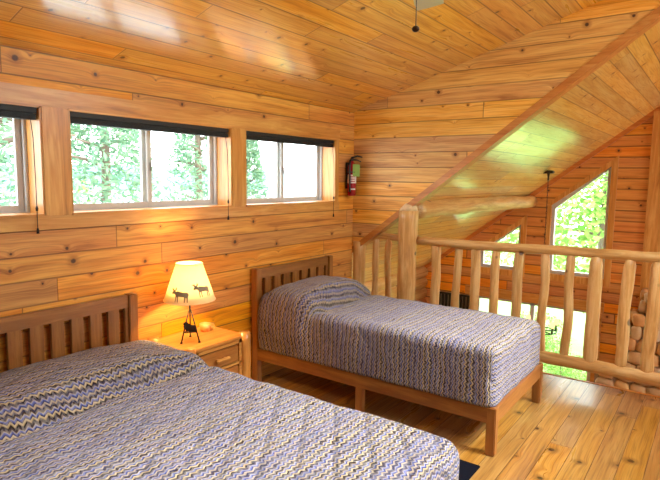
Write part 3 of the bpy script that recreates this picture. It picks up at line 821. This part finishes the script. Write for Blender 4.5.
# ------------------------------------------------------------------ ceiling fan (mostly above the frame)
FXc, FYc = 2.06, 1.08
cz = ceil_z(FYc)
t = thing('ceiling_fan', 'ceiling fan, blades coloured pale for glare, at the top edge with dark pull chain', 'ceiling fan', (FXc, FYc, cz))
b = bmesh.new(); lathe(b, (FXc, FYc), [(0, cz+.03), (.06, cz+.03), (.06, cz-.04), (.02, cz-.06), (.014, cz-.07), (.014, cz-.27), (.02, cz-.28), (.09, cz-.29), (.10, cz-.31), (.10, cz-.42), (.06, cz-.45), (0, cz-.45)], 28)
obj('motor_housing', b, M['brass'], t, True)
ZB = cz-.42
for k in range(4):
    a = math.radians(20+90*k); u = Vector((math.cos(a), math.sin(a), 0)); v = Vector((-math.sin(a), math.cos(a), 0))
    b = bmesh.new(); c = Vector((FXc, FYc, ZB)); pl = [(.16, -.05), (.57, -.07), (.66, -.066), (.665, 0), (.66, .066), (.57, .07), (.16, .05)]
    A = [b.verts.new(c+u*p+v*q+Vector((0, 0, -q*.2))) for p, q in pl]; B = [b.verts.new(w_.co+Vector((0, 0, .008))) for w_ in A]
    b.faces.new(A[::-1]); b.faces.new(B)
    for i in range(len(pl)): b.faces.new((A[i], A[(i+1) % 7], B[(i+1) % 7], B[i]))
    bl = obj('blade', b, M['fan'], t)
    b = bmesh.new(); add_tube(b, [c+u*.09, c+u*.20], [.012, .018], 8); obj('blade_iron', b, M['brass'], bl)
FAN = t

# ------------------------------------------------------------------ chandelier in the great room
CX, CY = 7.8, 1.96
t = thing('chandelier', 'small chandelier hanging by a long chain over the great room', 'chandelier', (CX, CY, roof_z(CY)))
rz = roof_z(CY)
b = bmesh.new(); add_box(b, CX-.05, CX+.05, CY-.07, CY+.07, rz-.05, rz-.01, bev=.01); add_tube(b, [(CX, CY, rz-.05), (CX+.0, CY, rz-.10), (CX+.0, CY, rz-.14)], [.02, .012, .012], 8)
obj('canopy', b, M['black'], t)
b = bmesh.new(); z = rz-.13; k = 0
while z > -.02:
    ax = Vector((1, 0, 0)) if k % 2 else Vector((0, 1, 0))
    pts = [Vector((CX, CY, z-.02))+ax*.007*math.cos(q*PI/4)+Vector((0, 0, .022*math.sin(q*PI/4))) for q in range(9)]
    add_tube(b, pts, .0028, 5, False); z -= .036; k += 1
obj('chain', b, M['iron'], t)
b = bmesh.new(); add_tube(b, [(CX, CY, -.02), (CX, CY, -.42)], .012, 8)
ring = [(CX+.22*math.cos(q*PI/12), CY+.22*math.sin(q*PI/12), -.38) for q in range(25)]
add_tube(b, ring, .007, 8, False)
for q in range(3):
    a = q*PI/3; add_tube(b, [(CX-.22*math.cos(a), CY-.22*math.sin(a), -.38), (CX+.22*math.cos(a), CY+.22*math.sin(a), -.38)], .008, 6)
obj('ring_frame', b, M['iron'], t, True)
for q in range(6):
    a = q*PI/3; x, y = CX+.22*math.cos(a), CY+.22*math.sin(a)
    b = bmesh.new(); add_tube(b, [(x, y, -.38), (x, y, -.30)], [.016, .010], 8)
    cs = obj('candle_sleeve', b, M['brass'], t)
    b = bmesh.new(); lathe(b, (x, y), [(.006, -.30), (.024, -.29), (.034, -.255), (.026, -.22), (.006, -.21)], 14)
    obj('glass_shade', b, M['glow'], cs, True)

# ------------------------------------------------------------------ outside
def tree_mesh(name, kind, h, rad, n, seed, leaf):
    R = random.Random(seed); bm = bmesh.new()
    for i in range(n):
        if kind == 'conifer':
            t = R.random()**.75; z = h*(.10+.90*t); rr = rad*(1-t)*(.25+.75*R.random()**.6)+.05; a = R.random()*2*PI
            a += .4*math.sin(z*3+seed)
            gap = noise.noise(Vector((math.cos(a)*1.5, math.sin(a)*1.5, z*1.4+seed)))
            if gap < -.2: continue
            c = Vector((rr*math.cos(a), rr*math.sin(a), z-rr*.22))
        else:
            a = R.random()*2*PI; ph = math.acos(R.uniform(-.9, 1)); q = R.random()**.45
            c = Vector((rad*q*math.sin(ph)*math.cos(a), rad*q*math.sin(ph)*math.sin(a), h*.62+h*.40*q*math.cos(ph)))
            gap = noise.noise(c*1.1+Vector((seed, 0, 0)))
            if gap < -.05: continue
        d = Vector((R.gauss(0, 1), R.gauss(0, 1), R.gauss(0, .6))).normalized(); e = d.cross(Vector((R.gauss(0, 1), R.gauss(0, 1), R.gauss(0, 1)))).normalized()
        s = leaf*R.uniform(.6, 1.3); w = s*(.35 if kind == 'conifer' else .6)
        v = [bm.verts.new(c+d*s*p+e*w*q) for p, q in ((-.5, 0), (0, -.5), (.5, 0), (0, .5))]
        bm.faces.new(v)
    me = bpy.data.meshes.new(name); bm.to_mesh(me); bm.free(); return me
def trunk_mesh(name, h, r, seed):
    bm = log_bm((0, 0, 0), (0, 0, h*.95), r, seed, bend=.12, n=12, seg=8, wob=.05)
    for v in bm.verts:
        k = 1-.8*v.co.z/h; v.co.x *= k; v.co.y *= k
    R = random.Random(seed)
    for i in range(14):
        z = h*R.uniform(.3, .9); a = R.random()*2*PI; l = h*.16*(1.1-z/h)*1.5
        add_tube(bm, [(0, 0, z), (l*.5*math.cos(a), l*.5*math.sin(a), z+.1*l), (l*math.cos(a), l*math.sin(a), z+.15*l)], [r*.3, r*.2, r*.06], 5)
    me = bpy.data.meshes.new(name); bm.to_mesh(me); bm.free(); return me
GZ = -3.0
kinds = {}
for key, args in {'c1': ('conifer', 9.0, 2.1, 13000, 11, .17), 'c2': ('conifer', 8.0, 1.7, 10000, 23, .16), 'd1': ('dec', 8.5, 2.5, 9000, 5, .20), 'd2': ('dec', 6.5, 2.7, 9000, 8, .17)}.items():
    kinds[key] = (tree_mesh('foliage', *args), trunk_mesh('trunk', args[1], .13 if args[0] == 'dec' else .16, args[4]))
def tree(key, x, y, mat, label, sc=1.0, rot=0.0, group='trees outside the windows', z=GZ):
    t = thing('tree', label, 'tree', (x, y, z), group)
    t.scale = (sc, sc, sc); t.rotation_euler = (0, 0, rot)
    fm, tm = kinds[key]
    f = bpy.data.objects.new('foliage', fm); COL.objects.link(f); f.parent = t
    if not fm.materials: fm.materials.append(mat)
    k = bpy.data.objects.new('trunk', tm); COL.objects.link(k); k.parent = t
    if not tm.materials: tm.materials.append(M['bark'])
tree('c1', 5.9, 9.5, M['needle'], 'pale conifer filling the left pane of the middle window', .95)
tree('c2', 8.6, 9.9, M['needle'], 'conifer seen in the right pane of the middle window', 1.0, 1.1)
tree('c1', 3.6, 8.6, M['needle'], 'conifer seen through the leftmost window', 1.0, 2.4)
tree('c2', 10.15, 9.9, M['needle'], 'narrow conifer in the left pane of the window nearest the extinguisher', .82, .3)
tree('d2', 6.6, 12.6, M['leaf'], 'low leafy tree between the two conifers outside the middle window', .72, 1.9)
tree('d2', 14.0, 2.2, M['leaf'], 'dense leafy tree filling the large trapezoid gable window', 1.0, .7)
tree('d1', 17.5, -1.6, M['leafy'], 'leafy tree behind the dense one outside the gable window', 1.0, 2.0)
tree('d2', 19.5, 7.6, M['leaf'], 'leafy tree seen through the small gable window', .8, 2.9)
SH = ['low green shrub outside the patio window, leftmost of three', 'low green shrub outside the patio window, middle of three', 'low green shrub outside the patio window, rightmost of three']
for i, (x, y, q) in enumerate([(12.4, 4.6, .26), (13.2, 3.4, .30), (11.8, 2.5, .24)]):
    tree('d2', x, y, M['leaf'], SH[i], q, i*1.3, 'shrubs outside the patio window', GZ-.35)
b = bmesh.new(); add_box(b, -10, 10.2, 5.2, 14, GZ-.3, GZ)
M['reflect_gravel'] = plain('reflector_gravel', srgb(206, 212, 208), .9, var=.35, nscale=5)  # ground added pale so the glossy ceiling reflects whitish
o = obj('reflect_gravel', b, M['reflect_gravel']); o['kind'] = 'stuff'; o['label'] = 'pale ground added to whiten ceiling reflections, under the trees outside the left windows'; o['category'] = 'reflect_gravel'
b = bmesh.new(); add_box(b, FX+.2, 60, -40, 5.2, GZ-.3, GZ); add_box(b, 10.2, 60, 5.2, 14, GZ-.3, GZ)
o = obj('lawn', b, M['grass']); o['kind'] = 'stuff'; o['label'] = 'sunlit green lawn outside'; o['category'] = 'lawn'
b = bmesh.new(); add_box(b, -60, 200, 14, 160, GZ-.5, GZ-.2)
o = obj('lake', b, M['water']); o['kind'] = 'stuff'; o['label'] = 'lake coloured with white glare beyond the trees outside the far left-wall window'; o['category'] = 'lake'
b = bmesh.new(); n = 60
A = []
for i in range(n+1):
    x = -80+i*6.0; y = 160+8*math.sin(i*.3); h = 8+2.5*noise.noise(Vector((i*.17, 0, 0)))+.8*noise.noise(Vector((i*.9, 3, 0)))
    A.append([b.verts.new((x, y, GZ-1)), b.verts.new((x, y+12, GZ+h*.6)), b.verts.new((x, y+30, GZ+h)), b.verts.new((x, y+70, GZ-1))])
for p, q in zip(A, A[1:]):
    for k in range(3): b.faces.new((p[k], q[k], q[k+1], p[k+1]))
o = obj('hills', b, M['hill']); o['kind'] = 'structure'

# ------------------------------------------------------------------ light and camera
w = bpy.data.worlds.new('World'); SC.world = w; w.use_nodes = True
nt = w.node_tree; bg = nt.nodes['Background']
tc = nt.nodes.new('ShaderNodeTexCoord'); sx = nt.nodes.new('ShaderNodeSeparateXYZ'); rp = nt.nodes.new('ShaderNodeValToRGB')
nt.links.new(tc.outputs['Generated'], sx.inputs[0]); nt.links.new(sx.outputs[2], rp.inputs[0])
rp.color_ramp.elements[0].position = 0.0; rp.color_ramp.elements[0].color = (.96, .98, 1.0, 1)
rp.color_ramp.elements[1].position = .7; rp.color_ramp.elements[1].color = (.84, .91, 1.0, 1)
nt.links.new(rp.outputs[0], bg.inputs[0]); bg.inputs[1].default_value = 6.0
S = bpy.data.lights.new('sun', 'SUN'); S.energy = 4.6; S.angle = math.radians(16); S.color = (.97, .97, 1)
so = bpy.data.objects.new('sun', S); COL.objects.link(so)
so.rotation_euler = Vector((.12, -.93, 1.0)).to_track_quat('Z', 'Y').to_euler()

cam = bpy.data.cameras.new('Camera'); co = bpy.data.objects.new('Camera', cam); COL.objects.link(co)
Rm = [[0.5847023162245776, -0.8111440841758247, 0.012979834674471467], [-0.08344275981194696, -0.07604817063108829, -0.9936065527051593], [0.8069451699072123, 0.5798809795554838, -0.11214964250140426]]
r, d, f = [Vector(v) for v in Rm]
mw = Matrix.Identity(4)
for i in range(3): mw[i][0] = r[i]; mw[i][1] = -d[i]; mw[i][2] = -f[i]
mw[0][3], mw[1][3], mw[2][3] = 0, 0, 1.7
co.matrix_world = mw
cam.sensor_width = 36; cam.lens = 545.674/660*36; cam.clip_start = .05; cam.clip_end = 600
SC.camera = co
# pull chain placed under the fan hub
b = bmesh.new(); PXc, PYc = FXc-.012, FYc-.02
zc = 2.303
add_tube(b, [(PXc, PYc, ZB+.01), (PXc, PYc, zc)], .0022, 6)
pc = obj('pull_chain', b, M['iron'], FAN)
b = bmesh.new(); bmesh.ops.create_uvsphere(b, u_segments=14, v_segments=8, radius=.016)
for v in b.verts: v.co = Vector((v.co.x+PXc, v.co.y+PYc, v.co.z*.8+zc))
obj('chain_ball', b, M['brass'], pc, True)

SC.view_settings.view_transform = 'Standard'; SC.view_settings.look = 'None'
SC.view_settings.gamma = 1; SC.view_settings.use_curve_mapping = False
SC.view_settings.exposure = 0.68
SC.cycles.use_denoising = True
SC.cycles.max_bounces = 10; SC.cycles.diffuse_bounces = 6; SC.cycles.transparent_max_bounces = 12
SC.cycles.sample_clamp_indirect = 8
